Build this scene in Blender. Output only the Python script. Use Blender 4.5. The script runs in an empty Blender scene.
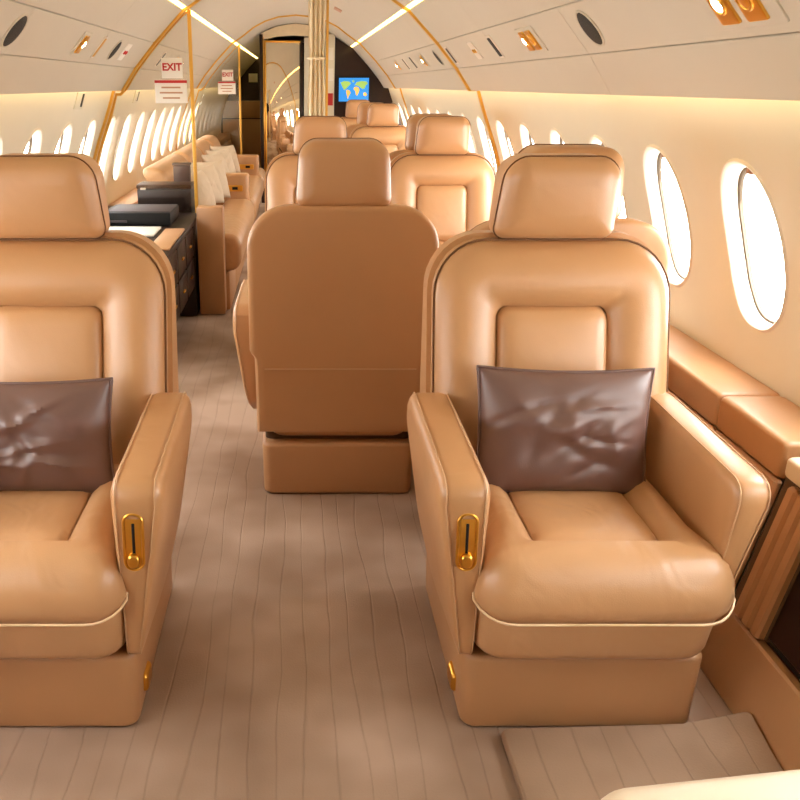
import bpy, bmesh, math, random
from mathutils import Vector, Matrix
random.seed(7)
PI = math.pi
SC = bpy.context.scene
COL = SC.collection

# ------------------------------------------------------------------ camera
cam_d = bpy.data.cameras.new('camera'); cam = bpy.data.objects.new('camera', cam_d); COL.objects.link(cam)
cam_d.sensor_width = 36.0; cam_d.lens = 38.25; cam_d.shift_x = 0.13; cam_d.clip_start = 0.02
cam.location = (0, 0, 1.2); cam.rotation_euler = (math.radians(90 - 20.33), 0, 0)
SC.camera = cam
# ------------------------------------------------------------------ sky outside and exposure
W = bpy.data.worlds.new('sky'); SC.world = W; W.use_nodes = True
bgn = W.node_tree.nodes['Background']; bgn.inputs[0].default_value = (0.985, 0.985, 0.965, 1); bgn.inputs[1].default_value = 20.0
SC.view_settings.view_transform = 'Standard'; SC.view_settings.look = 'None'
SC.view_settings.gamma = 1.0; SC.view_settings.use_curve_mapping = False
SC.view_settings.exposure = -0.06
STRIP_E = 6.0; COVE_E = 10.0; READ_E = 25.0

# ------------------------------------------------------------------ materials
def s2l(c):
    return tuple(((v/255)/12.92 if v/255 <= .04045 else ((v/255+.055)/1.055)**2.4) for v in c) + (1,)
def new_mat(name):
    m = bpy.data.materials.new(name); m.use_nodes = True
    return m, m.node_tree.nodes, m.node_tree.links, m.node_tree.nodes['Principled BSDF']
def plain(name, rgb, rough=.5, metal=0, spec=.5, var=0.06, scale=6, bump=0.0, bscale=200, coat=0):
    m, N, L, b = new_mat(name)
    tc = N.new('ShaderNodeTexCoord'); nz = N.new('ShaderNodeTexNoise'); nz.inputs['Scale'].default_value = scale
    nz.inputs['Detail'].default_value = 4
    L.new(tc.outputs['Object'], nz.inputs['Vector'])
    mx = N.new('ShaderNodeMix'); mx.data_type = 'RGBA'
    c = s2l(rgb)
    mx.inputs[6].default_value = tuple(min(1, v*(1-var)) for v in c[:3]) + (1,)
    mx.inputs[7].default_value = tuple(min(1, v*(1+var)) for v in c[:3]) + (1,)
    L.new(nz.outputs['Fac'], mx.inputs[0]); L.new(mx.outputs[2], b.inputs['Base Color'])
    b.inputs['Roughness'].default_value = rough; b.inputs['Metallic'].default_value = metal
    b.inputs['Specular IOR Level'].default_value = spec; b.inputs['Coat Weight'].default_value = coat
    if bump:
        n2 = N.new('ShaderNodeTexNoise'); n2.inputs['Scale'].default_value = bscale; n2.inputs['Detail'].default_value = 3
        L.new(tc.outputs['Object'], n2.inputs['Vector'])
        bp = N.new('ShaderNodeBump'); bp.inputs['Strength'].default_value = bump; bp.inputs['Distance'].default_value = .002
        L.new(n2.outputs['Fac'], bp.inputs['Height']); L.new(bp.outputs[0], b.inputs['Normal'])
    return m
def leather(name, rgb, rough=.42, wrinkle=.25, wscale=7, wdist=.012, var=.05):
    m, N, L, b = new_mat(name)
    tc = N.new('ShaderNodeTexCoord')
    nz = N.new('ShaderNodeTexNoise'); nz.inputs['Scale'].default_value = 9; nz.inputs['Detail'].default_value = 5
    L.new(tc.outputs['Object'], nz.inputs['Vector'])
    mx = N.new('ShaderNodeMix'); mx.data_type = 'RGBA'; c = s2l(rgb)
    mx.inputs[6].default_value = tuple(v*(1-var) for v in c[:3]) + (1,)
    mx.inputs[7].default_value = tuple(min(1, v*(1+var)) for v in c[:3]) + (1,)
    L.new(nz.outputs['Fac'], mx.inputs[0]); L.new(mx.outputs[2], b.inputs['Base Color'])
    b.inputs['Roughness'].default_value = rough; b.inputs['Specular IOR Level'].default_value = .75; b.inputs['Coat Weight'].default_value = .3; b.inputs['Coat Roughness'].default_value = .5
    w = N.new('ShaderNodeTexNoise'); w.inputs['Scale'].default_value = wscale; w.inputs['Detail'].default_value = 2
    w.inputs['Distortion'].default_value = .8
    L.new(tc.outputs['Object'], w.inputs['Vector'])
    v = N.new('ShaderNodeTexVoronoi'); v.inputs['Scale'].default_value = 420
    L.new(tc.outputs['Object'], v.inputs['Vector'])
    b1 = N.new('ShaderNodeBump'); b1.inputs['Strength'].default_value = wrinkle; b1.inputs['Distance'].default_value = wdist
    b2 = N.new('ShaderNodeBump'); b2.inputs['Strength'].default_value = .12; b2.inputs['Distance'].default_value = .001
    L.new(w.outputs['Fac'], b1.inputs['Height']); L.new(v.outputs['Distance'], b2.inputs['Height'])
    L.new(b1.outputs[0], b2.inputs['Normal']); L.new(b2.outputs[0], b.inputs['Normal'])
    return m
def carpet_mat(name, rgb, rib=18.0):
    m, N, L, b = new_mat(name)
    tc = N.new('ShaderNodeTexCoord')
    mp = N.new('ShaderNodeMapping'); mp.inputs['Scale'].default_value = (1, .16, 1)
    L.new(tc.outputs['Object'], mp.inputs['Vector'])
    wn = N.new('ShaderNodeTexNoise'); wn.inputs['Scale'].default_value = 9; wn.inputs['Detail'].default_value = 2
    L.new(mp.outputs[0], wn.inputs['Vector'])
    sep = N.new('ShaderNodeSeparateXYZ'); L.new(tc.outputs['Object'], sep.inputs[0])
    a = N.new('ShaderNodeMath'); a.operation = 'MULTIPLY_ADD'; a.inputs[1].default_value = .075
    L.new(wn.outputs['Fac'], a.inputs[0]); L.new(sep.outputs[0], a.inputs[2])
    ml = N.new('ShaderNodeMath'); ml.operation = 'MULTIPLY'; ml.inputs[1].default_value = rib; L.new(a.outputs[0], ml.inputs[0])
    fr = N.new('ShaderNodeMath'); fr.operation = 'FRACT'; L.new(ml.outputs[0], fr.inputs[0])
    rp = N.new('ShaderNodeValToRGB'); e = rp.color_ramp.elements
    e[0].position = 0; e[0].color = (0,0,0,1); e[1].position = .05; e[1].color = (1,1,1,1)
    k = e.new(.95); k.color = (1,1,1,1); k2 = e.new(1.0); k2.color = (0,0,0,1)
    L.new(fr.outputs[0], rp.inputs[0])
    big = N.new('ShaderNodeTexNoise'); big.inputs['Scale'].default_value = 2.2; big.inputs['Detail'].default_value = 3
    L.new(tc.outputs['Object'], big.inputs['Vector'])
    c = s2l(rgb)
    mx = N.new('ShaderNodeMix'); mx.data_type = 'RGBA'
    mx.inputs[6].default_value = (c[0]*.70, c[1]*.62, c[2]*.54, 1); mx.inputs[7].default_value = tuple(min(1, v*1.22) for v in c[:3]) + (1,)
    mr = N.new('ShaderNodeMapRange'); mr.inputs[1].default_value = .36; mr.inputs[2].default_value = .62
    L.new(big.outputs['Fac'], mr.inputs[0]); L.new(mr.outputs[0], mx.inputs[0])
    m2 = N.new('ShaderNodeMix'); m2.data_type = 'RGBA'; m2.blend_type = 'MULTIPLY'; m2.inputs[0].default_value = .13
    L.new(mx.outputs[2], m2.inputs[6]); L.new(rp.outputs[0], m2.inputs[7])
    L.new(m2.outputs[2], b.inputs['Base Color'])
    b.inputs['Roughness'].default_value = .95; b.inputs['Specular IOR Level'].default_value = .1
    fn = N.new('ShaderNodeTexNoise'); fn.inputs['Scale'].default_value = 260; fn.inputs['Detail'].default_value = 3
    L.new(tc.outputs['Object'], fn.inputs['Vector'])
    ad = N.new('ShaderNodeMath'); ad.operation = 'MULTIPLY_ADD'; ad.inputs[1].default_value = .5
    L.new(fn.outputs['Fac'], ad.inputs[0]); L.new(rp.outputs[0], ad.inputs[2])
    bp = N.new('ShaderNodeBump'); bp.inputs['Strength'].default_value = .35; bp.inputs['Distance'].default_value = .004
    L.new(ad.outputs[0], bp.inputs['Height']); L.new(bp.outputs[0], b.inputs['Normal'])
    return m
def emit(name, rgb, e):
    m, N, L, b = new_mat(name)
    b.inputs['Base Color'].default_value = s2l(rgb); b.inputs['Emission Color'].default_value = s2l(rgb)
    b.inputs['Emission Strength'].default_value = e
    return m
def glass_mat(name, refl=.08, tint=(1,1,1,1)):
    m, N, L, b = new_mat(name)
    N.remove(b); out = N['Material Output']
    t = N.new('ShaderNodeBsdfTransparent'); t.inputs[0].default_value = tint
    g = N.new('ShaderNodeBsdfGlossy'); g.inputs['Roughness'].default_value = .03
    mx = N.new('ShaderNodeMixShader'); mx.inputs[0].default_value = refl
    L.new(t.outputs[0], mx.inputs[1]); L.new(g.outputs[0], mx.inputs[2]); L.new(mx.outputs[0], out.inputs[0])
    return m
M = {}
M['leather'] = leather('tan_leather', (192, 143, 96))
M['leather_seat'] = leather('tan_seat_leather', (198, 151, 106), rough=.38, wrinkle=.5, wscale=9, wdist=.014)
M['leather_trim'] = leather('tan_trim_leather', (184, 136, 91), rough=.5, wrinkle=.1)
M['piping'] = plain('pale_piping', (204, 164, 124), .5)
M['piping_light'] = plain('cream_piping', (236, 206, 168), .5)
M['seam'] = plain('dark_seam', (116, 78, 46), .7)
M['pillow'] = leather('brown_leather', (102, 72, 64), rough=.44, wrinkle=.22, wscale=6, wdist=.02, var=.06)
M['wall'] = plain('cream_wall', (226, 219, 199), .6, var=.02, bump=.05)
M['ceil'] = plain('cream_headliner', (207, 197, 178), .75, var=.02, bump=.05)
M['gap'] = plain('dark_gap', (92, 68, 46), .9)
M['gold'] = plain('gold_metal', (238, 184, 84), .28, metal=1, var=.08)
M['goldtrim'] = plain('gold_trim', (222, 170, 74), .4, metal=.35, var=.06)
M['wood'] = plain('dark_wood', (36, 15, 9), .38, var=.35, scale=14, coat=.1, spec=.35)
M['wood2'] = plain('brown_wood', (38, 22, 19), .45, var=.25, scale=14, coat=.0, spec=.35)
M['carpet'] = carpet_mat('beige_carpet', (168, 146, 130))
M['mat'] = carpet_mat('beige_mat', (164, 140, 120), 16.0)
M['black'] = plain('black_plastic', (14, 13, 14), .6, spec=.3)
M['dark'] = plain('dark_grille', (44, 40, 32), .7, bump=.5, bscale=900)
M['grey'] = plain('grey_plastic', (64, 54, 58), .6)
M['paper'] = plain('white_plastic', (238, 232, 220), .5)
M['red'] = plain('red_print', (190, 40, 40), .6)
M['print'] = plain('brown_print', (190, 140, 110), .6)
M['rim'] = plain('white_window_rim', (226, 214, 196), .45, var=.02)
M['gasket'] = plain('grey_gasket', (96, 82, 64), .6)
M['latch'] = plain('brown_latch', (150, 96, 50), .4)
M['glass'] = glass_mat('window_glass', .05)
M['acrylic'] = glass_mat('clear_acrylic', .10, (.97, .96, .93, 1))
M['mirror'] = plain('mirror_glass', (235, 225, 205), .03, metal=1, var=0)
M['curtain'] = plain('gold_curtain', (238, 220, 184), .8, var=.12, scale=20)
M['fabric'] = plain('cream_fabric', (206, 188, 164), .85, var=.05, bump=.1)
M['cream'] = leather('cream_leather', (222, 204, 178), rough=.45, wrinkle=.1)
M['strip'] = emit('warm_light_strip', (255, 220, 130), STRIP_E)
M['cove'] = emit('warm_cove_light', (255, 224, 150), COVE_E)
M['bulb'] = emit('reading_bulb', (255, 240, 214), READ_E)
M['screen'] = emit('blue_screen', (40, 132, 214), .9)
M['land'] = emit('green_land', (150, 186, 92), .8)
M['land2'] = emit('yellow_land', (222, 176, 84), .8)

# ------------------------------------------------------------------ helpers
def link(name, me, mat, parent=None, smooth=True, ang=40):
    if smooth:
        for p in me.polygons: p.use_smooth = True
        me.set_sharp_from_angle(angle=math.radians(ang))
    me.materials.append(M[mat] if isinstance(mat, str) else mat)
    o = bpy.data.objects.new(name, me); COL.objects.link(o)
    if parent: o.parent = parent
    return o
def fix(bm):
    bmesh.ops.recalc_face_normals(bm, faces=bm.faces)
def mk(name, verts, faces, mat, parent=None, smooth=True, ang=40, recalc=True):
    me = bpy.data.meshes.new(name); me.from_pydata([tuple(v) for v in verts], [], faces); 
    if recalc:
        bm = bmesh.new(); bm.from_mesh(me); fix(bm); bm.to_mesh(me); bm.free()
    me.update()
    return link(name, me, mat, parent, smooth, ang)
def tag(o, label, cat, group=None):
    o['label'] = label; o['category'] = cat
    if group: o['group'] = group
    return o
def struct(o, label=None):
    o['kind'] = 'structure'
    if label: o['label'] = label
    return o
def empty(name, loc=(0,0,0), rz=0):
    o = bpy.data.objects.new(name, None); COL.objects.link(o); o.location = loc; o.rotation_euler = (0,0,rz)
    o.empty_display_size = .1
    return o
def dup(o, parent=None):
    c = o.copy(); COL.objects.link(c); c.parent = parent
    for ch in o.children: dup(ch, c)
    return c
def rings(name, R, mat, parent=None, cap0=True, cap1=True, closed=True, ang=40, smooth=True):
    V = []; F = []; n = len(R[0])
    for r in R: V += [tuple(p) for p in r]
    for i in range(len(R)-1):
        for j in range(n if closed else n-1):
            k = (j+1) % n
            F.append((i*n+j, i*n+k, (i+1)*n+k, (i+1)*n+j))
    if cap0: F.append(tuple(range(n))[::-1])
    if cap1: F.append(tuple((len(R)-1)*n+j for j in range(n)))
    return mk(name, V, F, mat, parent, smooth, ang)
def rrect(a, b, r, n=6, m=4):
    """rounded rectangle, r = one radius or (tr, tl, bl, br); m extra points per side"""
    if not isinstance(r, (tuple, list)): r = (r,)*4
    P = []
    for q, (sx, sy) in enumerate(((1,1), (-1,1), (-1,-1), (1,-1))):
        rr = max(1e-4, min(r[q], a*.98, b*.98)); cx = sx*(a-rr); cy = sy*(b-rr)
        for i in range(n+1):
            t = (q + i/n)*PI/2
            P.append((cx+rr*math.cos(t), cy+rr*math.sin(t)))
    if m:
        Q = []; st = n+1
        for q in range(4):
            Q += P[q*st:(q+1)*st]
            p0 = P[(q+1)*st-1]; p1 = P[((q+1)*st) % len(P)]
            for k in range(1, m+1):
                t = k/(m+1); Q.append((p0[0]+(p1[0]-p0[0])*t, p0[1]+(p1[1]-p0[1])*t))
        P = Q
    return P
def rins(r, d, mn=.012):
    if not isinstance(r, (tuple, list)): r = (r,)*4
    return tuple(max(min(v, mn), v-d) for v in r)
def soft(name, hx, hy, hz, r, mat, parent=None, c=(0,0,0), axis='z', fn=None, er=None, seg=4, n=5, m=3, puff=0):
    """rounded box: outline radius r in the plane across axis, edge fillet er along it"""
    er = er if er is not None else min(r if not isinstance(r, (tuple,list)) else min(r), min(hx,hy,hz))*.9
    H = {'z': (hx,hy,hz), 'y': (hx,hz,hy), 'x': (hy,hz,hx)}[axis]
    prof = []
    for i in range(seg+1):
        t = i/seg*PI/2
        prof.append((er*(1-math.sin(t)), -H[2]+er*(1-math.cos(t))))
    prof += [(d, -z) for d, z in prof[::-1]]
    ins = min(H[0], H[1])
    pre = [(er+(ins-er)*.35, -H[2]-puff*.6), (er+(ins-er)*.75, -H[2]-puff)]
    prof = pre[::-1] + prof + [(d, -z) for d, z in pre]
    R = []
    for d, w in prof:
        ring = []
        for u, v in rrect(H[0]-d, H[1]-d, rins(r, d), n, m):
            p = {'z': (u, v, w), 'y': (u, w, v), 'x': (w, u, v)}[axis]
            p = Vector((p[0]+c[0], p[1]+c[1], p[2]+c[2]))
            if fn: p = Vector(fn(*p))
            ring.append(p)
        R.append(ring)
    return rings(name, R, mat, parent)
def box(name, x0, x1, y0, y1, z0, z1, mat, parent=None, bev=.004, fn=None, seg=2):
    bm = bmesh.new()
    bmesh.ops.create_cube(bm, size=1)
    for v in bm.verts:
        v.co = Vector((x0+(v.co.x+.5)*(x1-x0), y0+(v.co.y+.5)*(y1-y0), z0+(v.co.z+.5)*(z1-z0)))
    if bev: bmesh.ops.bevel(bm, geom=list(bm.edges), offset=min(bev, .45*min(abs(x1-x0), abs(y1-y0), abs(z1-z0))), segments=seg, profile=.5, affect='EDGES')
    if fn:
        for v in bm.verts: v.co = Vector(fn(*v.co))
    me = bpy.data.meshes.new(name); fix(bm); bm.to_mesh(me); bm.free()
    return link(name, me, mat, parent)
def tube(name, pts, r, mat, parent=None, closed=False, n=6):
    pts = [Vector(p) for p in pts]; R = []; N_ = len(pts); up = None
    for i, p in enumerate(pts):
        if closed: t = pts[(i+1) % N_]-pts[i-1]
        else: t = pts[min(i+1, N_-1)]-pts[max(i-1, 0)]
        t = t.normalized()
        if up is None: up = t.orthogonal().normalized()
        up = (up - t*up.dot(t)); up = up.normalized() if up.length > 1e-6 else t.orthogonal().normalized()
        s = t.cross(up)
        R.append([p + (up*math.cos(2*PI*k/n)+s*math.sin(2*PI*k/n))*r for k in range(n)])
    if closed: R.append(R[0]); return rings(name, R, mat, parent, False, False, ang=180)
    return rings(name, R, mat, parent, ang=60)
def prism(name, poly, axis, a0, a1, mat, parent=None, bev=.003, smooth=True):
    """extrude a 2-D polygon: axis 'y' takes (x,z) points, 'x' takes (y,z), 'z' takes (x,y)"""
    def P(p, w): return {'y': (p[0], w, p[1]), 'x': (w, p[0], p[1]), 'z': (p[0], p[1], w)}[axis]
    bm = bmesh.new()
    v0 = [bm.verts.new(P(p, a0)) for p in poly]; v1 = [bm.verts.new(P(p, a1)) for p in poly]; n = len(poly)
    bm.faces.new(v0[::-1]); bm.faces.new(v1)
    for i in range(n): bm.faces.new((v0[i], v0[(i+1) % n], v1[(i+1) % n], v1[i]))
    fix(bm)
    if bev: bmesh.ops.bevel(bm, geom=[e for e in bm.edges if e.calc_face_angle(0) > .6], offset=bev, segments=2, profile=.5, affect='EDGES')
    me = bpy.data.meshes.new(name); fix(bm); bm.to_mesh(me); bm.free()
    return link(name, me, mat, parent, smooth)
def text(name, body, size, mat, parent, loc, rot=(PI/2,0,0), align='CENTER', ext=.0008):
    cu = bpy.data.curves.new(name, 'FONT'); cu.body = body; cu.size = size; cu.align_x = align; cu.align_y = 'CENTER'; cu.extrude = ext
    cu.resolution_u = 3; cu.offset = .0016
    t = bpy.data.objects.new(name, cu); COL.objects.link(t)
    dg = bpy.context.evaluated_depsgraph_get(); me = bpy.data.meshes.new_from_object(t.evaluated_get(dg))
    bpy.data.objects.remove(t); me.materials.clear()
    o = link(name, me, mat, parent, smooth=False); o.location = loc; o.rotation_euler = rot
    return o
def lerp(pts, z):
    for (z0, x0), (z1, x1) in zip(pts, pts[1:]):
        if z <= z1: return x0+(x1-x0)*max(0, (z-z0))/(z1-z0)
    return pts[-1][1]

# ------------------------------------------------------------------ cabin section
WALL = [(.50,1.132),(.60,1.132),(.70,1.121),(.78,1.104),(.86,1.080),(.94,1.050),(1.02,1.017),(1.10,.986),(1.18,.958),(1.26,.932)]
def wx(z): return lerp(WALL, z)
CE = [(.915,1.172),(.84,1.28),(.73,1.405),(.575,1.56),(.553,1.571),(.47,1.625),(.38,1.69),(.28,1.74),(.16,1.775),(0,1.79)]   # lip -> crown
def ceil_z(x):
    return lerp([(a, b) for a, b in CE[::-1]], abs(x))
P = .49; Y0 = 2.01; KA = -6; KB = 23
YA = Y0+(KA-.5)*P; YB = Y0+(KB+.5)*P
WIN = range(-4, 16)
ZC = .84; HA = .135; HB = .197

# floor
fl = mk('floor', [(-1.3,YA,0),(1.3,YA,0),(1.3,YB,0),(-1.3,YB,0)], [(0,1,2,3)], 'carpet', smooth=False); struct(fl, 'beige ribbed carpet on the cabin floor')
# side walls with oval openings
def oval(a, b, t, e=2.35):
    c, s = math.cos(t), math.sin(t)
    return a*math.copysign(abs(c)**(2/e), c), b*math.copysign(abs(s)**(2/e), s)
ANG = [2*PI*i/48 for i in range(48)]
def wall(side, name):
    V = []; F = []; zl, zh = .50, 1.26
    def add(y, z): V.append((side*wx(z), y, z)); return len(V)-1
    for k in range(KA, KB+1):
        yc = Y0+k*P
        if k in WIN:
            R = []
            for f in (0, .12, .4, .7, 1):
                ring = []
                for t in ANG:
                    oy, oz = oval(HA, HB, t)
                    dy, dz = math.cos(t)*HA, math.sin(t)*HB
                    s = min((P/2)/max(abs(dy), 1e-9), ((zh-ZC) if dz > 0 else (ZC-zl))/max(abs(dz), 1e-9))
                    ring.append(add(yc+oy*(1-f)+dy*s*f, ZC+oz*(1-f)+dz*s*f))
                R.append(ring)
            for a, b in zip(R, R[1:]):
                for j in range(48): F.append((a[j], a[(j+1) % 48], b[(j+1) % 48], b[j]))
            # fill the four rectangle corners
            for sy in (-1, 1):
                for zz in (zl, zh):
                    js = [j for j in range(48)]
                    cv = add(yc+sy*P/2, zz)
                    on_z = [R[-1][j] for j in js if abs(V[R[-1][j]][2]-zz) < 1e-6 and sy*(V[R[-1][j]][1]-yc) > 0]
                    on_y = [R[-1][j] for j in js if abs(V[R[-1][j]][1]-yc-sy*P/2) < 1e-6 and (V[R[-1][j]][2]-ZC)*(zz-ZC) > 0]
                    if on_z and on_y:
                        pz = max(on_z, key=lambda i: sy*V[i][1]); py = max(on_y, key=lambda i: abs(V[i][2]-ZC))
                        if pz != py: F.append((pz, cv, py))
        else:
            zs = [z for z, _ in WALL]
            a = [add(yc-P/2, z) for z in zs]; b = [add(yc+P/2, z) for z in zs]
            for i in range(len(zs)-1): F.append((a[i], b[i], b[i+1], a[i+1]))
    a = [V.append((side*x, YA, z)) or len(V)-1 for x, z in ((1.132,.5),(1.12,.3),(1.08,-.02))]; b = [V.append((V[i][0], YB, V[i][2])) or len(V)-1 for i in a]
    for i in range(2): F.append((a[i], b[i], b[i+1], a[i+1]))
    o = mk(name, V, F, 'wall', ang=50)
    bm = bmesh.new(); bm.from_mesh(o.data); bmesh.ops.remove_doubles(bm, verts=bm.verts, dist=1e-5); fix(bm); bm.to_mesh(o.data); bm.free()
    return struct(o, 'cream curved cabin wall with oval windows on the %s' % ('right' if side > 0 else 'left'))
wallR = wall(1, 'wall_right'); wallL = wall(-1, 'wall_left')
# windows
def make_window(side):
    root = None
    D = [(0.0, 1.03, 1.03), (-.006, 1.0, 1.0), (-.004, .97, .98), (.016, .925, .95), (.032, .90, .93)]
    def ring(f, d):
        out = []
        for t in ANG:
            oy, oz = oval(HA*f[0], HB*f[1], t)
            out.append(Vector((side*(wx(ZC+oz)+d), oy, oz)))
        return out
    fr = rings('reveal', [ring((fa, fb), d) for d, fa, fb in D], 'rim', cap0=False, cap1=False, ang=60)
    ga = rings('gasket', [ring((.905,.935), .029), ring((.865,.905), .031), ring((.86,.90), .040)], 'gasket', fr, False, False, ang=60)
    pv = ring((.88, .92), .040)
    pa = mk('pane', pv, [tuple(range(48))], 'glass', fr, smooth=False)
    la = box('latch', -.008, .008, -.018, .018, -.010, .012, 'latch', fr, .003)
    la.location = (side*(wx(ZC+HB*.86)+.026), 0, HB*.90)
    return fr
WREF = {}
idx = 1
for side in (1, -1):
    proto = make_window(side)
    n_side = 'right' if side > 0 else 'left'
    first = True
    for k in WIN:
        o = proto if first else dup(proto); first = False
        o.name = 'window_%d' % idx; idx += 1
        o.location = (0, Y0+k*P, ZC); struct(o, 'oval cabin window with white rim in the %s wall' % n_side)
        # portal so that the daylight outside is sampled through the opening
        ld = bpy.data.lights.new('daylight_portal', 'AREA'); ld.shape = 'ELLIPSE'; ld.size = .40; ld.size_y = .28
        ld.cycles.is_portal = True
        lo = bpy.data.objects.new('daylight_portal', ld); COL.objects.link(lo)
        lo.location = (side*(wx(ZC)+.09), Y0+k*P, ZC); lo.rotation_euler = (0, side*PI/2, 0)

# ceiling: backing shell, crown, panels
def sweep(name, prof, y0, y1, mat, parent=None, ang=40):
    V = [(x, y0, z) for x, z in prof]+[(x, y1, z) for x, z in prof]; n = len(prof)
    return mk(name, V, [(i, i+1, n+i+1, n+i) for i in range(n-1)], mat, parent, ang=ang)
full = [(x, z) for x, z in CE]
back = [(x*1.0+.025, z+.025) for x, z in CE]
back = [(.955, 1.25)] + back[1:-1] + [(0, 1.815)]
back = back + [(-x, z) for x, z in back[::-1][1:]]
ceil = sweep('ceiling', back, YA, YB, 'gap'); struct(ceil, 'cream domed cabin ceiling with overhead panels')
crown = CE[4:]; crown = crown + [(-x, z) for x, z in crown[::-1][1:]]
sweep('headliner', crown, YA, YB, 'ceil', ceil, ang=60)
def slab(name, A, B, y0, y1, th, mat, parent, bev=.003):
    """thin panel between section points A and B; thickness outward"""
    a, b = Vector((A[0], 0, A[1])), Vector((B[0], 0, B[1])); t = (b-a).normalized(); n = Vector((t.z, 0, -t.x))
    if n.x*A[0] < 0: n = -n
    bm = bmesh.new(); vs = []
    for y in (y0, y1):
        for p in (a, b, b+n*th, a+n*th): vs.append(bm.verts.new((p.x, y, p.z)))
    for f in ((0,1,2,3), (4,5,6,7), (0,1,5,4), (1,2,6,5), (2,3,7,6), (3,0,4,7)): bm.faces.new([vs[i] for i in f])
    fix(bm); bmesh.ops.bevel(bm, geom=list(bm.edges), offset=bev, segments=1, affect='EDGES')
    me = bpy.data.meshes.new(name); fix(bm); bm.to_mesh(me); bm.free()
    return link(name, me, mat, parent, smooth=False)
cuts = [YA, 0.2, 1.3, 2.62, 3.66, 4.74, 5.9, 7.1, 8.3, 9.4, 10.6, 12, YB]
for s in (1, -1):
    for y0, y1 in zip(cuts, cuts[1:]):
        slab('side_panel', (s*.73,1.405), (s*.578,1.557), y0, y1, .012, 'ceil', ceil, .0012)
        slab('service_panel', (s*.838,1.2825), (s*.732,1.4025), y0+.001, y1-.001, .012, 'ceil', ceil, .0022)
    for y0, y1 in zip(cuts[::3], cuts[3::3]):
        slab('valance_panel', (s*.915,1.172), (s*.8395,1.2805), y0, y1, .014, 'ceil', ceil, .002)
    for n_, pr, nm in (('cove', [(.904,1.206),(.920,1.224)], 'cove_light'), ('strip', [(.5765,1.5605),(.554,1.573)], 'ceiling_light')):
        o = sweep(nm, [(s*x, z) for x, z in pr], YA+.02, 9.4 if s > 0 else YB-.02, n_)
        tag(o, ('warm cove light strip hidden above the %s windows' if n_ == 'cove' else 'glowing yellow light strip along the %s side of the ceiling') % ('right' if s > 0 else 'left'), 'light strip')
# end walls
def section_poly(x0, x1, z0=0, inset=0):
    pts = []
    N_ = 28
    for i in range(N_+1):
        x = x0+(x1-x0)*i/N_
        pts.append((x, ceil_z(x) if abs(x) < .915 else 1.2))
    return [(x0, z0)] + pts + [(x1, z0)]
halfR = [(0,0),(.88,0),(1.0,.5),(1.14,.5)] + [(x, z) for z, x in WALL[1:]] + [(.95,1.25),(.93,1.172)] + CE[1:]
fullsec = halfR[1:] + [(-x, z) for x, z in halfR[::-1][1:-1]] + [(-.88, 0)]
fw = prism('wall_front', [(1.3,0),(1.3,1.3),(.7,1.85),(-.7,1.85),(-1.3,1.3),(-1.3,0)], 'y', YB-.06, YB+.02, 'wood', bev=0, smooth=False); struct(fw, 'dark wood bulkhead at the far end of the aisle')
rw = prism('wall_back', [(1.3,0),(1.3,1.3),(.7,1.85),(-.7,1.85),(-1.3,1.3),(-1.3,0)], 'y', YA-.02, YA+.02, 'wood', bev=0, smooth=False); struct(rw, 'dark wood bulkhead behind the camera')
box('lower_panel', -1.1, -.32, YB-.09, YB-.06, .02, .72, 'leather_trim', fw, .008)
box('upper_panel', -1.1, -.32, YB-.09, YB-.06, .735, .98, 'leather_trim', fw, .008)
# side ledges and lower panels
def ledge(s, y0, y1, par, joint):
    prof = [(.885,.0),(.93,.16),(.985,.47)]
    slab('kick_panel', (s*.885,.0), (s*.925,.15), y0, y1, .02, 'leather_trim', par, .004)
    slab('side_panel', (s*.926,.155), (s*.985,.44), y0+.002, y1-.002, .02, 'leather_trim', par, .006)
    soft('ledge_top', .075, (y1-y0)/2-.001, .042, .012, 'leather_trim', par, (s*1.062, (y0+y1)/2, .482), er=.012)
for s, par in ((1, wallR), (-1, wallL)):
    ys = [YA, -.6, .35] if s > 0 else [YA, -.4, .5, 1.58, 2.5, 3.55]
    for a, b in zip(ys, ys[1:]): ledge(s, a, b, par, 0)
    ys = [1.575, 1.86, 2.85, 3.9, 4.95, 6.0, 7.05, 8.1, 9.35] if s > 0 else [5.2, 6.2, 7.2, 8.3, 9.4, 10.4, 11.5, YB-.1]
    for a, b in zip(ys, ys[1:]): ledge(s, a, b, par, 0)
# gold ring trims that follow the cabin section
def trim_ring(name, y, label):
    pts = [(wx(z), z) for z in (.53,.62,.72,.82,.92,1.02,1.1,1.18)] + [(.945,1.172)] + CE
    outer = [Vector((x, 0, z)) for x, z in pts]; outer = outer + [Vector((-p.x, 0, p.z)) for p in outer[::-1][1:]]
    inn = [p + (Vector((0,0,1.0))-p).normalized()*.012 for p in outer]
    out2 = [p - (Vector((0,0,1.0))-p).normalized()*.004 for p in outer]
    R = []
    for a, b in zip(inn, out2):
        R.append([Vector((a.x, y-.016, a.z)), Vector((a.x, y+.016, a.z)), Vector((b.x, y+.016, b.z)), Vector((b.x, y-.016, b.z))])
    return struct(rings(name, R, 'goldtrim', smooth=False), label)
trim_ring('trim_1', 4.74, 'gold trim band around the cabin at the near glass partition')
trim_ring('trim_2', 8.3, 'gold trim band around the cabin before the front bulkhead')

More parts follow.
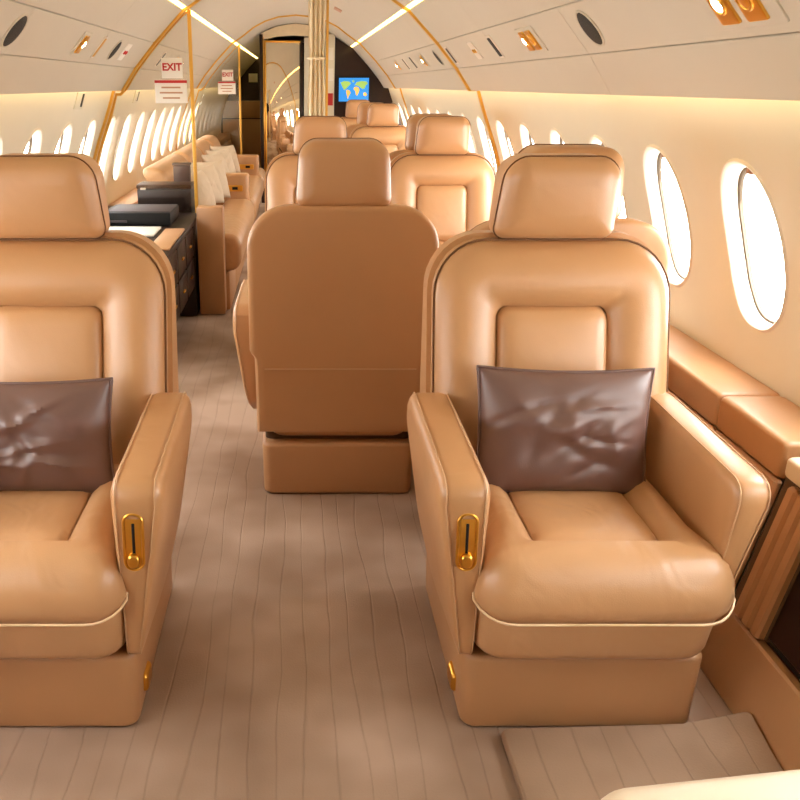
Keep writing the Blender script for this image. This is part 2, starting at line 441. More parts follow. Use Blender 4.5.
# ------------------------------------------------------------------ seats
TL = .30
def ty(z): return TL*(z-.45)
def outline_pad(name, a, b, r, cz, prof, mat, parent, cap0=False, cap1=True, n=8, tilt=True, mn=.02):
    R = []
    for d, y in prof:
        R.append([Vector((u, y+(ty(v+cz) if tilt else 0), v+cz)) for u, v in rrect(a-d, b-d, rins(r, d, mn), n, 4)])
    return rings(name, R, mat, parent, cap0, cap1)
def make_seat(lever, label, group, arms):
    t = empty('club_seat'); tag(t, label, 'seat', group)
    # plinth
    def flare(x, y, z): return (x*(1.0-.02*(1-z/.18)), y, z)
    soft('base', .234, .262, .085, .03, 'leather_trim', t, (0, -.088, .086), er=.012, fn=flare)
    for sx in (-1, 1):
        o = soft('track_lever', .008, .028, .02, .008, 'gold', t, (sx*.232, -.25, .05), axis='x')
    soft('recline_gap', .225, .22, .02, .02, 'gap', t, (0, -.09, .188), er=.004)
    # apron
    def apr(x, y, z):
        k = max(0, (.33-z)/.16)
        return (x*(1-.045*k*k), y+.03*k*k*(1 if y < -.2 else 0), z)
    soft('apron', .226, .285, .085, .06, 'leather_seat', t, (0, -.128, .268), er=.03, fn=apr)
    # cushion: rounded front roll, side bolsters, recessed centre
    a, b = .236, .265; cy = -.165; R = []
    prof = [(.05,.292),(.012,.296),(0,.315),(-.003,.345),(.002,.375),(.014,.405),(.032,.425),(.055,.433),(.075,.428),(.092,.413),(.100,.404)]
    def cring(d, z):
        out = []
        for u, v in rrect(a-d, b-d, rins((.05,.05,.075,.075), d, .03), 7, 5):
            zz = z
            if v < 0 and d < .07: zz -= .012*(v/b)**2*(1 if z > .33 else 0)
            out.append(Vector((u*(.87+.15*min(1, max(0, (-v/b-.55)/.3))), cy+v, zz)))
        return out
    cu = rings('seat_cushion', [cring(d, z) for d, z in prof], 'leather_seat', t, True, False)
    ip = [(.100,.400),(.104,.408),(.118,.414),(.15,.417),(.19,.418)]
    rings('centre_panel', [cring(d, z) for d, z in ip], 'leather_seat', cu, False, True)
    pr = [p for p in cring(-.0035, .31) if p.y < cy-b*.45]; pr.sort(key=lambda p: math.atan2(p.x, -(p.y-cy)))
    yf = min(p.y for p in pr)
    tube('piping', [(p.x, p.y, .303+.075*min(1, (p.y-yf)/.11)**1.3) for p in pr], .0026, 'piping_light', cu)
    # backrest
    a, b, cz = .256, .262, .622; r = (.115,.115,.03,.03)
    prof = [(0,.055),(0,.02),(.006,.002),(.02,-.014),(.045,-.026),(.075,-.028),(.105,-.018),(.128,0),(.136,.012)]
    bk = outline_pad('backrest', a, b, r, cz, prof, 'leather', t, cap1=False)
    ip = [(.136,.016),(.139,.002),(.148,-.006),(.17,-.010),(.22,-.012)]
    outline_pad('back_panel', a, b, r, cz, ip, 'leather', bk, mn=.028)
    tube('seam', [(u, .016+ty(v+cz), v+cz) for u, v in rrect(a+.001, b+.001, r, 8, 6)][:], .0022, 'seam', bk, True)
    # rear shell
    def shell(d, f):
        up = rrect(.266-d, .2165-d, rins((.12,.12,.0001,.0001), d, .0001), 10, 0)
        pts = [(u, v+.6765) for u, v in up]
        q = [p for p in pts if p[1] > .5]
        lo = [(-.266+d, .47), (-.262+d, .462), (-.256+d, .455), (-.252+d, .445), (-.251+d, .42), (-.249+d, .30), (-.249+d, .205+d), (.249-d, .205+d), (.249-d, .30), (.251-d, .42), (.252-d, .445), (.256-d, .455), (.262-d, .462), (.266-d, .47)]
        return [Vector((x, (.05+ty(z))*(1-f)+f*(.178+.080*(z-.2)), z)) for x, z in q+lo]
    sh = rings('back_shell', [shell(0, .05), shell(0, .80), shell(.003, .92), shell(.009, .985), shell(.018, 1.0), shell(.03, 1.003)], 'leather', t)
    tube('seam', [(x, .1985, .42) for x in [-.222+.0148*i for i in range(31)]], .002, 'piping', sh)
    # headrest
    hz = .973; a, b = .125, .088
    prof = [(.05,.075),(.02,.072),(.006,.062),(0,.045),(0,-.02),(.003,-.036),(.012,-.050),(.03,-.060),(.055,-.065)]
    R = []
    for d, y in prof:
        ring = []
        for u, v in rrect(a-d, b-d, rins((.05,.05,.028,.028), d, .01), 7, 3):
            ring.append(Vector((u*(1-.045*v/b), y+.158-.02*v/b*(1 if y < 0 else 0), v+hz)))
        R.append(ring)
    hr = rings('headrest', R, 'leather', t)
    tube('seam', [(u*(1-.045*v/b), .158-.022-.02*v/b, v+hz) for u, v in rrect(a+.0005, b+.0005, (.05,.05,.028,.028), 7, 3)], .0018, 'seam', hr, True)
    soft('headrest_stem', .05, .012, .05, .01, 'dark', t, (0, .16, .88))
    # arms
    def roundpoly(pts, rad, n=5):
        out = []
        L_ = len(pts)
        for i, p in enumerate(pts):
            p = Vector(p); a_ = Vector(pts[i-1]); c_ = Vector(pts[(i+1) % L_]); rr = rad[i]
            A = p+(a_-p).normalized()*rr; C_ = p+(c_-p).normalized()*rr
            for k in range(n+1):
                s = k/n; out.append(A*(1-s)**2+p*2*s*(1-s)+C_*s*s)
        return out
    base = [(-.405,.562),(-.36,.175),(-.10,.175),(.06,.27),(.085,.50),(.065,.575)]
    rad = [.045,.03,.06,.05,.05,.05]
    OUT = roundpoly([Vector(p) for p in base], rad)
    cen = sum(OUT, Vector((0,0)))/len(OUT)
    def arm(sx, xin, xo0):
        def xo(z, y): return xo0-max(0, .50-z)*(.15+.12*max(0, -y))*min(1, (xo0-xin)/.075)
        R = []
        for d, f in ((.05,-.01),(.019,0),(.010,.035),(.003,.11),(0,.22),(0,.5),(0,.78),(.003,.89),(.010,.965),(.019,1.0),(.06,1.01)):
            ring = []
            for i, p in enumerate(OUT):
                nrm = (OUT[(i+1) % len(OUT)]-OUT[i-1]); nrm = Vector((nrm.y, -nrm.x)).normalized()
                if nrm.dot(cen-p) < 0: nrm = -nrm
                q = p+nrm*d if d < .03 else p+(cen-p)*d*3
                z = q.y; k = max(0, min(1, (.50-z)/.32))
                y = q.x; xout = xo(z, y)
                ring.append(Vector((sx*(xin+(xout-xin)*f), y, z)))
            R.append(ring)
        ar = rings('arm', R, 'leather', t)
        def line(f, dd, rr, mat, lo, hi):
            pts = []
            for i in range(len(OUT)):
                p = OUT[(i+20) % len(OUT)]
                pts.append(((sx*(xin+(xo(p.y, p.x)-xin)*f)), p.x, p.y))
            tube('piping', pts, rr, mat, ar, True)
        line(.12, 0, .0014, 'piping', 0, 0); line(.88, 0, .0014, 'piping', 0, 0)
        if lever == sx:
            # gold recline control let into the front of the arm
            a0 = Vector((0, -.394, .478)); 
            def put(o): o.rotation_euler = (-.115, 0, 0); o.location = (sx*(xin+xo0-.012)/2, -.399, .452); return o
            pl = put(soft('control_plate', .0165, .003, .052, .0163, 'gold', ar, (0,0,0), axis='y', er=.002, n=8))
            rim = tube('bezel', [(u, -.004, v) for u, v in rrect(.0165, .052, .0163, 8, 2)], .003, 'gold', pl, True)
            box('slot', -.0025, .0025, -.0045, -.002, -.03, .034, 'black', pl, .001)
            soft('knob', .0105, .007, .0125, .0095, 'gold', pl, (0, -.009, -.033), axis='y', er=.004)
        return ar
    for sx, (xi, xo_) in arms.items(): arm(sx, xi, xo_)
    return t
def place(t, x, y, facing_away=False, label=None, sc=1):
    t.location = (x, y, .001); t.rotation_euler = (0, 0, PI if facing_away else 0)
    if label: t['label'] = label
G = 'tan leather club seats in the cabin'
TH = (.220, .310); TN = (.196, .262); TM = (.236, .322)
sR = make_seat(-1, 'tan leather club seat facing us beside the right windows, gold lever on one arm', G, {-1: TH, 1: TN}); place(sR, .557, 1.705)
sL = make_seat(1, 'tan leather club seat facing us at the left edge with gold lever toward the aisle', G, {1: TH, -1: TN}); place(sL, -.542, 1.705)
sM = make_seat(0, 'tan leather club seat with its plain back turned to us mid cabin', G, {1: TM, -1: TM}); place(sM, .130, 2.56, True)
sF = make_seat(0, 'tan leather window seat facing us beyond the middle seat, inset back panel showing', G, {1: TN}); place(sF, .70, 4.08)
sB = make_seat(0, 'tan leather seat directly behind the near right seat, its headrest and shoulder showing', G, {-1: TN}); place(sB, .662, 2.30, True)
for src, x, y, away, lab in (
    (sM, .115, 4.08, False, 'tan leather seat facing us beside the aisle, mostly hidden behind the middle seat'),
    (sB, .685, 4.66, True, 'tan leather headrest peeking just left behind the facing window seat'),
    (sF, .70, 7.05, False, 'far tan leather seat facing us near the dark bulkhead by the right windows'),
    (sB, .64, 7.66, True, 'far tan leather seat back to back left of the far facing seat'),
    (sF, .63, 8.95, False, 'farthest tan leather seat right under the blue map screen')):
    o = dup(src); place(o, x, y, away, lab)

# ------------------------------------------------------------------ pillows
def pillow(name, w, h, th, mat, loc, rot, label, cat='pillow', group=None, seed=1, pip=True, amp=1.0):
    rnd = random.Random(seed); n = 44
    folds = [(rnd.uniform(-.6, .6), rnd.uniform(-.6, .6), rnd.uniform(0, PI), rnd.uniform(.25, .6), rnd.uniform(.05, .11), rnd.choice((-1, 1, 1))*rnd.uniform(.004, .009)) for _ in range(16)]
    ph = [rnd.uniform(0, 6.28) for _ in range(8)]
    V = []; F = []
    def prof(u, v): 
        e = (1-abs(u)**2.6)*(1-abs(v)**2.6); return th*max(0, e)**.55
    def pinch(u, v): return 1-.045*(1-abs(u)**2)*abs(v)**4, 1-.05*(1-abs(v)**2)*abs(u)**4
    for side in (-1, 1):
        for j in range(n+1):
            for i in range(n+1):
                u = -1+2*i/n; v = -1+2*j/n
                px, pz = pinch(v, u)
                wr = amp*.004*math.sin(5*u+3*v+ph[0])*math.sin(4*v-3*u+ph[1])
                for fu, fv, fa, fl_, fw_, fh in folds:
                    du, dv = u-fu, v-fv; al = du*math.cos(fa)+dv*math.sin(fa); ac = -du*math.sin(fa)+dv*math.cos(fa)+.25*al*al
                    wr += amp*fh*math.exp(-(al/fl_)**2-(ac/fw_)**2)
                e = prof(u, v)
                V.append((u*w*(1-.05*(1-v*v)*abs(u)**3), side*(e+wr*min(1, e/th)*(1 if side < 0 else .3)), v*h*(1-.07*(1-u*u)*abs(v)**3)))
    S = (n+1)**2
    for sd in (0, 1):
        for j in range(n):
            for i in range(n):
                a = sd*S+j*(n+1)+i; F.append((a, a+1, a+n+2, a+n+1))
    o = mk(name, V, F, mat, recalc=False)
    bm = bmesh.new(); bm.from_mesh(o.data); bmesh.ops.remove_doubles(bm, verts=bm.verts, dist=1e-5); fix(bm); bm.to_mesh(o.data); bm.free()
    for p in o.data.polygons: p.use_smooth = True
    if pip:
        E = []
        for k in range(4*n):
            q, i = divmod(k, n); t = -1+2*i/n
            u, v = ((t,-1), (1,t), (-t,1), (-1,-t))[q]
            E.append((u*w*(1-.05*(1-v*v)*abs(u)**3), 0, v*h*(1-.07*(1-u*u)*abs(v)**3)))
        tube('piping', E, .0032, mat, o, True)
    o.location = loc; o.rotation_euler = rot
    return tag(o, label, cat, group)
pillow('leather_pillow', .180, .134, .052, 'pillow', (.547, 1.615, .531), (-.22, .015, 0), 'wrinkled dark brown leather pillow on the right near seat', group='dark brown leather pillows', seed=3)
pillow('leather_pillow', .182, .122, .052, 'pillow', (-.556, 1.615, .518), (-.22, -.01, 0), 'dark brown leather pillow on the left near seat', group='dark brown leather pillows', seed=9)

# ------------------------------------------------------------------ foot mat, ottomans
mt = soft('carpet_mat', .245, .20, .012, .012, 'mat', None, (.645, 1.140, .0135), er=.006, fn=lambda x, y, z: (x+.02*(y-1.19)*0, y+.04*(x-.6), z+(.03*max(0, (x-.80))/.07*max(0, (y-1.2))/.19 if y > 1.2 else 0)))
tag(mt, 'loose beige carpet mat on the floor before the right seat', 'mat')
def ottoman(x0, x1, y0, y1, label, rz):
    t = empty('padded_footrest', ((x0+x1)/2, (y0+y1)/2, .001), rz); tag(t, label, 'footrest')
    hx, hy = (x1-x0)/2, (y1-y0)/2
    soft('cushion', hx, hy, .06, .05, 'cream', t, (0,0,.37), er=.035)
    soft('base', hx-.03, hy-.03, .15, .03, 'leather_trim', t, (0,0,.155), er=.01)
ottoman(.37, .85, .28, .82, 'pale cream padded footrest edge in the bottom right corner', .13)
ottoman(-.90, -.33, .28, .765, 'pale cream padded footrest edge in the bottom left corner', -.04)

# ------------------------------------------------------------------ side cabinet with dark panel, near right
t = empty('side_cabinet', (1.0, 1.2, 0)); tag(t, 'side cabinet with dark wood panel and fluted leather post at the right edge', 'cabinet')
def off(o): o.location = (-1.0, -1.2, 0); return o
off(slab('lower_panel', (.885,.0), (.925,.15), .36, 1.573, .03, 'leather_trim', t, .005))
off(slab('door', (.945,.16), (1.005,.455), .36, 1.44, .02, 'wood', t, .003))
for k in range(3): off(slab('post_slat', (.922,.153), (.982,.452), 1.435+.034*k, 1.466+.034*k, .03, 'leather_trim', t, .006))
off(slab('post_backing', (.94,.153), (1.0,.452), 1.43, 1.572, .03, 'gap', t, .002))
off(soft('top', .085, .59, .022, .012, 'cream', t, (1.058, .955, .488), er=.010))

# ------------------------------------------------------------------ overhead fixtures
FC = Vector((.785, 0, 1.3425)); FT = Vector((-.106, 0, .12)).normalized(); FN = Vector((-.12, 0, -.106)).normalized()
def mount(o, s, y, w=0, lift=0):
    c = FC + FT*w + FN*lift
    X = Vector((0, 1, 0)); Yv = Vector((s*FT.x, 0, FT.z)); Z = Vector((s*FN.x, 0, FN.z))
    if X.cross(Yv).dot(Z) < 0: X = -X
    m = Matrix((X, Yv, Z)).transposed().to_4x4(); m.translation = Vector((s*c.x, y, c.z)); o.matrix_world = m
    return o
def disc(name, r, h, mat, parent=None, n=24, dome=0, c=(0,0,0)):
    R = []
    for rr, z in ((r, 0), (r, h*.6), (r*.94, h), (r*.5, h+dome*.8)):
        R.append([Vector((c[0]+rr*math.cos(2*PI*i/n), c[1]+rr*math.sin(2*PI*i/n), c[2]+z)) for i in range(n)])
    return rings(name, R, mat, parent)
def side_word(s): return 'right' if s > 0 else 'left'
def speaker(s, y, r, lab):
    t = empty('speaker_grille'); tag(t, lab, 'speaker', 'round speaker grilles in the overhead panels')
    disc('grille', r*.93, .004, 'dark', t, dome=.002); 
    tube('rim', [(r*math.cos(a), r*math.sin(a), .002) for a in ANG[::2]], .003, 'ceil', t, True)
    mount(t, s, y)
speaker(1, 2.47, .056, 'dark round speaker grille in the right overhead panel, the largest on that side')
speaker(-1, 2.58, .056, 'dark round speaker grille in the upper left corner overhead panel')
speaker(-1, 3.97, .05, 'small dark round speaker grille on the left panel before the glass partition')
speaker(1, 5.06, .05, 'small dark round speaker grille on the right panel beside the gold trim')
def reading(s, y, n, lab, sc=1.0):
    t = empty('reading_light'); tag(t, lab, 'light', 'gold reading lights in the overhead panels')
    soft('plate', .055*n*sc, .05*sc, .003, .008, 'ceil', t, (0,0,.001), er=.002)
    for i in range(n):
        cx = (i-(n-1)/2)*.085*sc
        b_ = soft('bezel', .030*sc, .038*sc, .004, .006, 'gold', t, (cx, 0, .005), er=.002)
        tube('lamp_ring', [(cx+.018*sc*math.cos(a), .004+.018*sc*math.sin(a), .010) for a in ANG[::3]], .004, 'gold', b_, True)
        disc('bulb', .0145*sc, .004, 'bulb' if i == 0 else 'gold', b_, 16, .003, (cx, .004, .008))
    mount(t, s, y)
    return t
reading(1, 1.67, 2, 'pair of gold reading lights at the top right of the ceiling panel', 1.15)
reading(1, 3.08, 2, 'pair of small gold reading lights right of the trim, past the speaker')
reading(1, 5.6, 1, 'small gold reading light on the right panel beyond the gold trim')
reading(1, 7.0, 1, 'tiny gold reading light on the right panel near the front bulkhead')
reading(-1, 3.36, 1, 'gold reading light glowing on the left overhead panel')
reading(-1, 5.9, 1, 'small gold reading light on the left panel beyond the partition')
def vent(s, y, w, lab, mat='dark'):
    t = empty('air_vent'); tag(t, lab, 'vent', 'slotted vents in the overhead panels')
    soft('frame', w+.008, .052, .003, .006, 'rim', t, (0,0,.001), er=.002)
    soft('slot', w, .044, .002, .004, mat, t, (0,0,.004), er=.001)
    mount(t, s, y)
vent(1, 3.62, .022, 'dark slotted vent on the right panel between two gold lights')
vent(1, 4.62, .016, 'narrow dark vent just before the gold trim on the right')
vent(1, 6.1, .018, 'dark vent on the right panel beyond the gold trim')
vent(1, 6.5, .016, 'small dark vent on the far right panel')
vent(-1, 3.66, .014, 'pale gold slotted vent next to the left reading light', 'goldtrim')
vent(-1, 5.3, .016, 'dark vent on the left panel behind the glass partition')
def plate(s, y, lab, red=False):
    t = empty('call_panel'); tag(t, lab, 'panel')
    soft('plate', .05, .045, .003, .008, 'paper' if red else 'rim', t, (0,0,.001), er=.002)
    for i in (-1, 1): disc('button', .010, .005, 'red' if red else 'gold', t, 14, .002, (i*.02, 0, .003))
    mount(t, s, y)
plate(1, 4.02, 'pale call panel with small gold buttons on the right overhead panel')
plate(-1, 4.2, 'white call panel with red buttons on the left near the partition', True)

# ------------------------------------------------------------------ partitions and signs
def sign_exit(y, x, z, where):
    t = empty('exit_sign', (x, y, z)); tag(t, 'white EXIT sign with red letters %s' % where, 'sign')
    box('plate', -.055, .055, 0, .003, -.05, .05, 'paper', t, .001)
    text('lettering', 'EXIT', .050, 'red', t, (0, -.001, .004))
    t2 = empty('placard', (x-.01, y, z-.115)); tag(t2, 'white placard with red band below the EXIT sign %s' % where, 'placard')
    box('plate', -.085, .085, 0, .003, -.058, .058, 'paper', t2, .001)
    box('red_band', -.085, .085, -.001, 0, .042, .056, 'red', t2, 0)
    for i, w in enumerate((.05, .06, .045)):
        box('text_line', -w, w, -.001, 0, .02-.026*i-.004, .02-.026*i+.004, 'print', t2, 0)
def partition(y, x1, z0, label, where):
    t = empty('glass_partition', (x1, y, z0)); tag(t, label, 'partition')
    xs = [x1-(x1+.93)*(1-i/14)*0 for i in range(1)]
    top = [(x, ceil_z(x)-.012) for x in [x1-.0+(-.93-x1)*i/10 for i in range(11)]]
    low = [(-(wx(z)-.012), z) for z in [1.16-(1.16-z0)*i/10 for i in range(11)]]
    poly = [(x1, z0)] + top + low
    loc = [(x-x1, z-z0) for x, z in poly]
    prism('pane', loc, 'y', -.004, .004, 'acrylic', t, bev=0, smooth=False)
    box('edge_trim', -.006, .012, -.012, .012, 0, ceil_z(x1)-z0-.008, 'goldtrim', t, .003)
    edge = [Vector((p[0], 0, p[1])) for p in loc[1:]]
    R = []
    cen = Vector((-.3, 0, .4))
    for p in edge:
        d = (cen-p).normalized()*.014
        R.append([p+Vector((0,-.011,0)), p+Vector((0,.011,0)), p+d+Vector((0,.011,0)), p+d+Vector((0,-.011,0))])
    rings('top_trim', R, 'goldtrim', t, smooth=False)
    return t
partition(4.78, -.552, .535, 'clear partition with gold edge standing on the dark credenza', '')
sign_exit(4.766, -.648, 1.283, 'on the near partition')
partition(8.85, -.552, .45, 'clear partition with gold edge far down the aisle beyond the sofa', '')
sign_exit(8.836, -.665, 1.29, 'on the far partition')

# credenza
t = empty('credenza', (-.8, 4.3, 0)); tag(t, 'dark wood credenza under the near glass partition on the left', 'cabinet')
def cr(o): o.location = (.8, -4.3, 0); return o
cr(box('body', -1.10, -.56, 3.58, 4.56, .16, .50, 'wood', t, .006))
cr(box('end_panel', -1.10, -.545, 4.56, 5.10, .002, .50, 'wood', t, .006))
cr(box('top', -1.12, -.54, 3.56, 5.12, .502, .53, 'wood2', t, .006))
for k, y in enumerate((3.62, 3.94, 4.26)):
    d_ = cr(box('drawer', -.562, -.549, y, y+.29, .34, .49, 'wood', t, .003)); box('handle', -.549, -.540, y+.12, y+.17, .41, .42, 'gold', d_, .002)
    d_ = cr(box('drawer', -.562, -.549, y, y+.29, .175, .33, 'wood', t, .003)); box('handle', -.549, -.540, y+.12, y+.17, .25, .26, 'gold', d_, .002)
cr(box('kick', -1.08, -.70, 3.6, 4.56, .002, .16, 'wood2', t, .002))
o = box('leather_tray', -.64, -.545, 3.66, 4.2, .531, .542, 'leather_trim', None, .004); tag(o, 'tan leather strip along the credenza edge', 'tray')
o = box('paper_stack', -.98, -.67, 4.02, 4.26, .531, .541, 'paper', None, .002); tag(o, 'white paper stack on the credenza beside the black player', 'paper')
t = empty('media_player', (-.80, 4.48, .531)); tag(t, 'flat black media player on the credenza before the partition', 'player')
box('body', -.17, .17, -.16, .16, .004, .068, 'black', t, .005); box('top_plate', -.15, .165, -.13, .155, .068, .071, 'grey', t, .002)
box('front_bar', -.165, -.05, -.166, -.16, .02, .032, 'grey', t, .002)
for x in (-.13, .13): disc('foot', .015, .004, 'black', t, 12, 0, (x, -.12, 0))
t = empty('storage_box', (-.735, 4.93, .531)); tag(t, 'dark brown storage box just behind the near glass partition', 'box')
box('body', -.15, .15, -.09, .09, 0, .125, 'wood2', t, .006); box('lid', -.153, .153, -.093, .093, .127, .15, 'wood2', t, .005)
box('latch', -.13, -.10, -.096, -.093, .122, .134, 'paper', t, .001)
t = empty('grey_case', (-.66, 5.055, .531)); tag(t, 'small grey upright case behind the brown storage box', 'case')  # plain grey box with a lid, no screen
box('body', -.045, .05, -.025, .03, 0, .235, 'grey', t, .008); box('lid', -.05, .055, -.03, .035, .237, .25, 'grey', t, .005)

# ------------------------------------------------------------------ sofa along the left wall
t = empty('side_sofa', (-.5, 4.7, .001)); tag(t, 'long tan leather sofa along the left windows beyond the credenza', 'sofa')
def so(o): o.location = (.5, -4.7, 0); return o
so(box('base', -.53, -.37, 4.70, 5.16, .002, .22, 'leather_trim', t, .01)); so(box('base', -1.0, -.37, 5.16, 8.75, .002, .22, 'leather_trim', t, .01))
segs = [(4.70, 6.28), (6.42, 8.0), (8.14, 8.78)]
for a, b in segs:
    a2 = max(a, 4.7)
    so(soft('seat_cushion', .115 if a < 5 else .26, (b-a2)/2-.004, .105, .07, 'leather_seat', t, (-.417 if a < 5 else -.56, (a2+b)/2, .325), axis='y', er=.03))
for a, b in ((5.18, 6.28), (6.42, 7.2), (7.22, 8.0), (8.14, 8.78)):
    so(soft('back_cushion', .07, (b-a)/2-.004, .165, .05, 'leather', t, (-.70, (a+b)/2, .575), axis='y', er=.03, fn=lambda x, y, z: (x-.5*(z-.42), y, z)))
so(box('arm', -.533, -.390, 4.60, 4.69, .002, .59, 'leather_trim', t, .010))
for y in (6.35, 8.07):
    a_ = so(soft('arm', .15, .062, .17, .03, 'leather', t, (-.49, y, .43), er=.02))
    soft('latch_plate', .085, .004, .022, .008, 'gold', a_, (-.47, y-.064, .50), axis='y', er=.002)
    box('latch', -.46, -.42, y-.072, y-.066, .49, .51, 'black', a_, .002)
for k, (x, y, z, rz, lab) in enumerate(((-.60, 5.36, .56, 1.2, 'cream throw pillow at the near end of the sofa beside the partition'),
    (-.60, 5.80, .56, 1.0, 'cream throw pillow second along the sofa'), (-.60, 6.12, .56, .7, 'cream throw pillow leaning on the first sofa arm'),
    (-.62, 6.85, .56, 1.1, 'cream throw pillow just past the first sofa arm'), (-.62, 7.3, .56, .9, 'cream throw pillow in the middle of the far sofa section'),
    (-.62, 7.75, .56, .8, 'cream throw pillow before the second sofa arm'))):
    pillow('throw_pillow', .14, .135, .062, 'fabric', (x, y, z+.015), (-.35, 0, rz), lab, group='cream pillows on the sofa', seed=k+20, pip=False, amp=.35)

# ------------------------------------------------------------------ front bulkhead, mirror door, curtain, screen
YBK = 9.42
poly = [(.40, 0), (.40, 1.66), (.46, 1.625), (.545, 1.572), (.575, 1.56), (.73, 1.40), (.84, 1.275), (.93, 1.17), (.97, 1.17), (1.05, 1.03), (1.11, .86), (1.135, .6), (1.0, .5), (.89, 0)]
bh = prism('wall_bulkhead', poly, 'y', YBK, YBK+.05, 'wood', bev=.004, smooth=False); struct(bh, 'dark wood front bulkhead on the right')
ed = box('edge_panel', .30, .398, YBK-.01, YBK+.05, .0, ceil_z(.34)-.02, 'wall', bh, .005)
t = empty('wall_screen', (.60, YBK-.002, 1.155)); tag(t, 'blue screen with a world map on the dark bulkhead', 'screen')
box('frame', -.165, .165, -.02, 0, -.125, .125, 'black', t, .004)
sc = box('display', -.155, .155, -.024, -.0205, -.115, .115, 'screen', t, 0)
LAND = [('land', [(-.14,.07),(-.10,.085),(-.05,.08),(-.03,.06),(-.06,.03),(-.08,.01),(-.10,-.005),(-.115,.02)]),
        ('land2', [(-.075,0),(-.045,-.005),(-.03,-.03),(-.05,-.06),(-.06,-.095),(-.07,-.06),(-.08,-.02)]),
        ('land', [(-.02,.09),(.0,.095),(.005,.075),(-.012,.068)]),
        ('land2', [(.0,.02),(.02,.03),(.045,.025),(.06,0),(.05,-.03),(.035,-.06),(.022,-.05),(.015,-.01),(-.002,0)]),
        ('land', [(.005,.04),(.03,.075),(.08,.085),(.13,.08),(.145,.06),(.12,.04),(.115,.015),(.09,.005),(.07,.02),(.05,.035),(.02,.045)]),
        ('land2', [(.10,-.03),(.125,-.025),(.14,-.05),(.12,-.065),(.10,-.055)])]
for m_, pl in LAND: prism('continent', pl, 'y', -.0255, -.0242, m_, sc, bev=0, smooth=False)
for z, nm, lab, mat in ((1.50, 'placard', 'white placard high on the bulkhead edge beside the curtain', 'paper'), (1.30, 'placard', 'white placard below the upper one on the bulkhead edge', 'paper'), (1.06, 'placard', 'small red placard low on the bulkhead edge', 'red')):
    o = box(nm, .325, .385, YBK-.014, YBK-.011, z-.06, z+.06, mat, None, .001); tag(o, lab, 'placard')
# monument behind: header over the mirror door, posts
hd = prism('trim_3', [(-.36, 1.63), (-.20, 1.665), (-.02, 1.675), (.16, 1.665), (.30, 1.63)] + [(x, ceil_z(x)-.006) for x in (.30, .2, .1, 0, -.1, -.2, -.36)], 'y', YBK-.02, YBK+.06, 'curtain', bev=.003, smooth=False); struct(hd, 'tan arched header above the mirror door')
t = empty('mirror_door', (-.325, YBK+.05, .002)); tag(t, 'tall mirrored door with gold and dark frame at the end of the aisle', 'door')
mz = 1.615
box('mirror', .01, .375, -.01, 0, .04, mz, 'mirror', t, .001)
box('stile', -.006, .012, -.022, .012, 0, mz+.012, 'gold', t, .003); box('stile', .373, .40, -.022, .012, 0, mz+.012, 'wood', t, .003)
box('rail', .01, .375, -.02, .01, mz-.005, mz+.012, 'gold', t, .002); box('rail', .01, .375, -.02, .01, 0, .045, 'wood', t, .002)
box('handle', .34, .355, -.035, -.012, .75, .95, 'gold', t, .004)
t.rotation_euler = (0, 0, math.radians(12))
ps = box('trim_4', -.372, -.338, YBK-.03, YBK+.12, .0, ceil_z(.37)-.01, 'wood', None, .003); struct(ps, 'dark door post left of the mirror door')
box('gold_strip', -.338, -.330, YBK-.034, YBK-.01, .02, 1.66, 'gold', ps, .002)
box('side_panel', -.36, -.345, YBK+.12, YB-.1, .0, ceil_z(.36)-.01, 'wall', ps, .002)
box('jamb', .085, .30, YBK+.1, YBK+.13, 0, 1.66, 'wall', ps, .003)
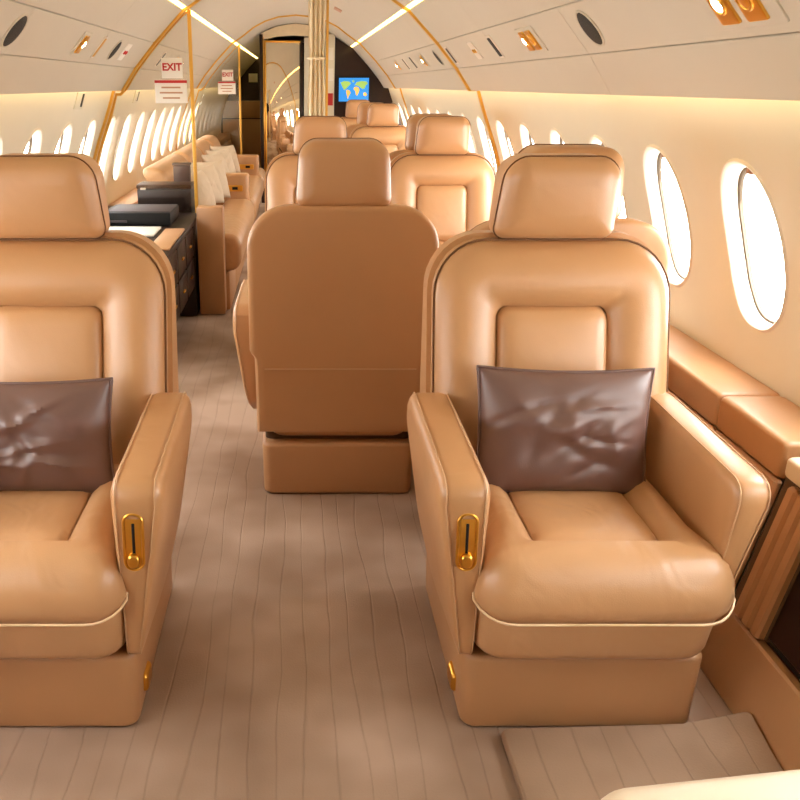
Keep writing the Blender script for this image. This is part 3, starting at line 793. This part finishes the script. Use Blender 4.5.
# curtain gathered beside the aisle
def curtain(x0, x1, y, zt, zb):
    t = empty('curtain', ((x0+x1)/2, y, zb)); tag(t, 'gathered gold curtain hanging from the ceiling beside the aisle', 'curtain')
    n = 60; zs = [0, .1, .3, .6, .9, 1.15, 1.27, 1.33, 1.36, 1.42, 1.6, zt-zb]
    R = []
    for z in zs:
        if z > zt-zb: continue
        k = 1-.16*math.exp(-((z+zb-1.34)/.07)**2) + .12*max(0, 1-(z+zb)/1.3)
        ring = []
        for i in range(n+1):
            u = -1+2*i/n
            ring.append(Vector((u*(x1-x0)/2*k, .011*math.sin(u*12)+.003*math.sin(u*31), z)))
        for i in range(n, -1, -1):
            u = -1+2*i/n
            ring.append(Vector((u*(x1-x0)/2*k, .03+.011*math.sin(u*12), z)))
        R.append(ring)
    rings('drape', R, 'curtain', t, ang=70)
    k = (x1-x0)/2*.92
    tube('tieback', [(k*math.cos(a), .015+.042*math.sin(a), 1.34-zb) for a in ANG[::2]], .008, 'curtain', t, True)
    box('rail', -(x1-x0)/2-.02, (x1-x0)/2+.03, -.01, .03, zt-zb-.012, zt-zb+.008, 'goldtrim', t, .003)
    box('edge_trim', (x1-x0)/2+.004, (x1-x0)/2+.018, -.01, .02, 0, zt-zb-.01, 'goldtrim', t, .003)
curtain(.068, .162, 5.1, 1.772, .012)
o = box('placard', -.70, -.57, YB-.066, YB-.0615, 1.24, 1.36, 'paper', None, .001); tag(o, 'small white placard on the dark bulkhead at the far left', 'placard')

# small slots above the left windows and a ceiling placard
for y, lab in ((4.05, 'small slotted vent above the left windows before the glass partition'), (5.5, 'small slotted vent above the left windows behind the glass partition')):
    z = 1.135; t = empty('wall_vent', (-wx(z), y, z), 0); tag(t, lab, 'vent')
    sl = (wx(z+.03)-wx(z-.03))/.06; sh_ = lambda x, y, z: (x-sl*z, y, z)
    box('plate', -.002, .005, -.075, .075, -.036, .036, 'wall', t, .003, fn=sh_); box('slot', .004, .007, .02, .05, -.028, .028, 'dark', t, .001, fn=sh_)
zc_ = ceil_z(.31); th_ = math.atan2(ceil_z(.29)-ceil_z(.33), .04)
o = box('placard', -.03, .03, -.10, .10, -.003, 0, 'print', None, .001); o.location = (.31, 6.9, zc_-.001); o.rotation_euler = (0, th_, 0)
tag(o, 'small brown placard on the ceiling right of the curtain', 'placard')
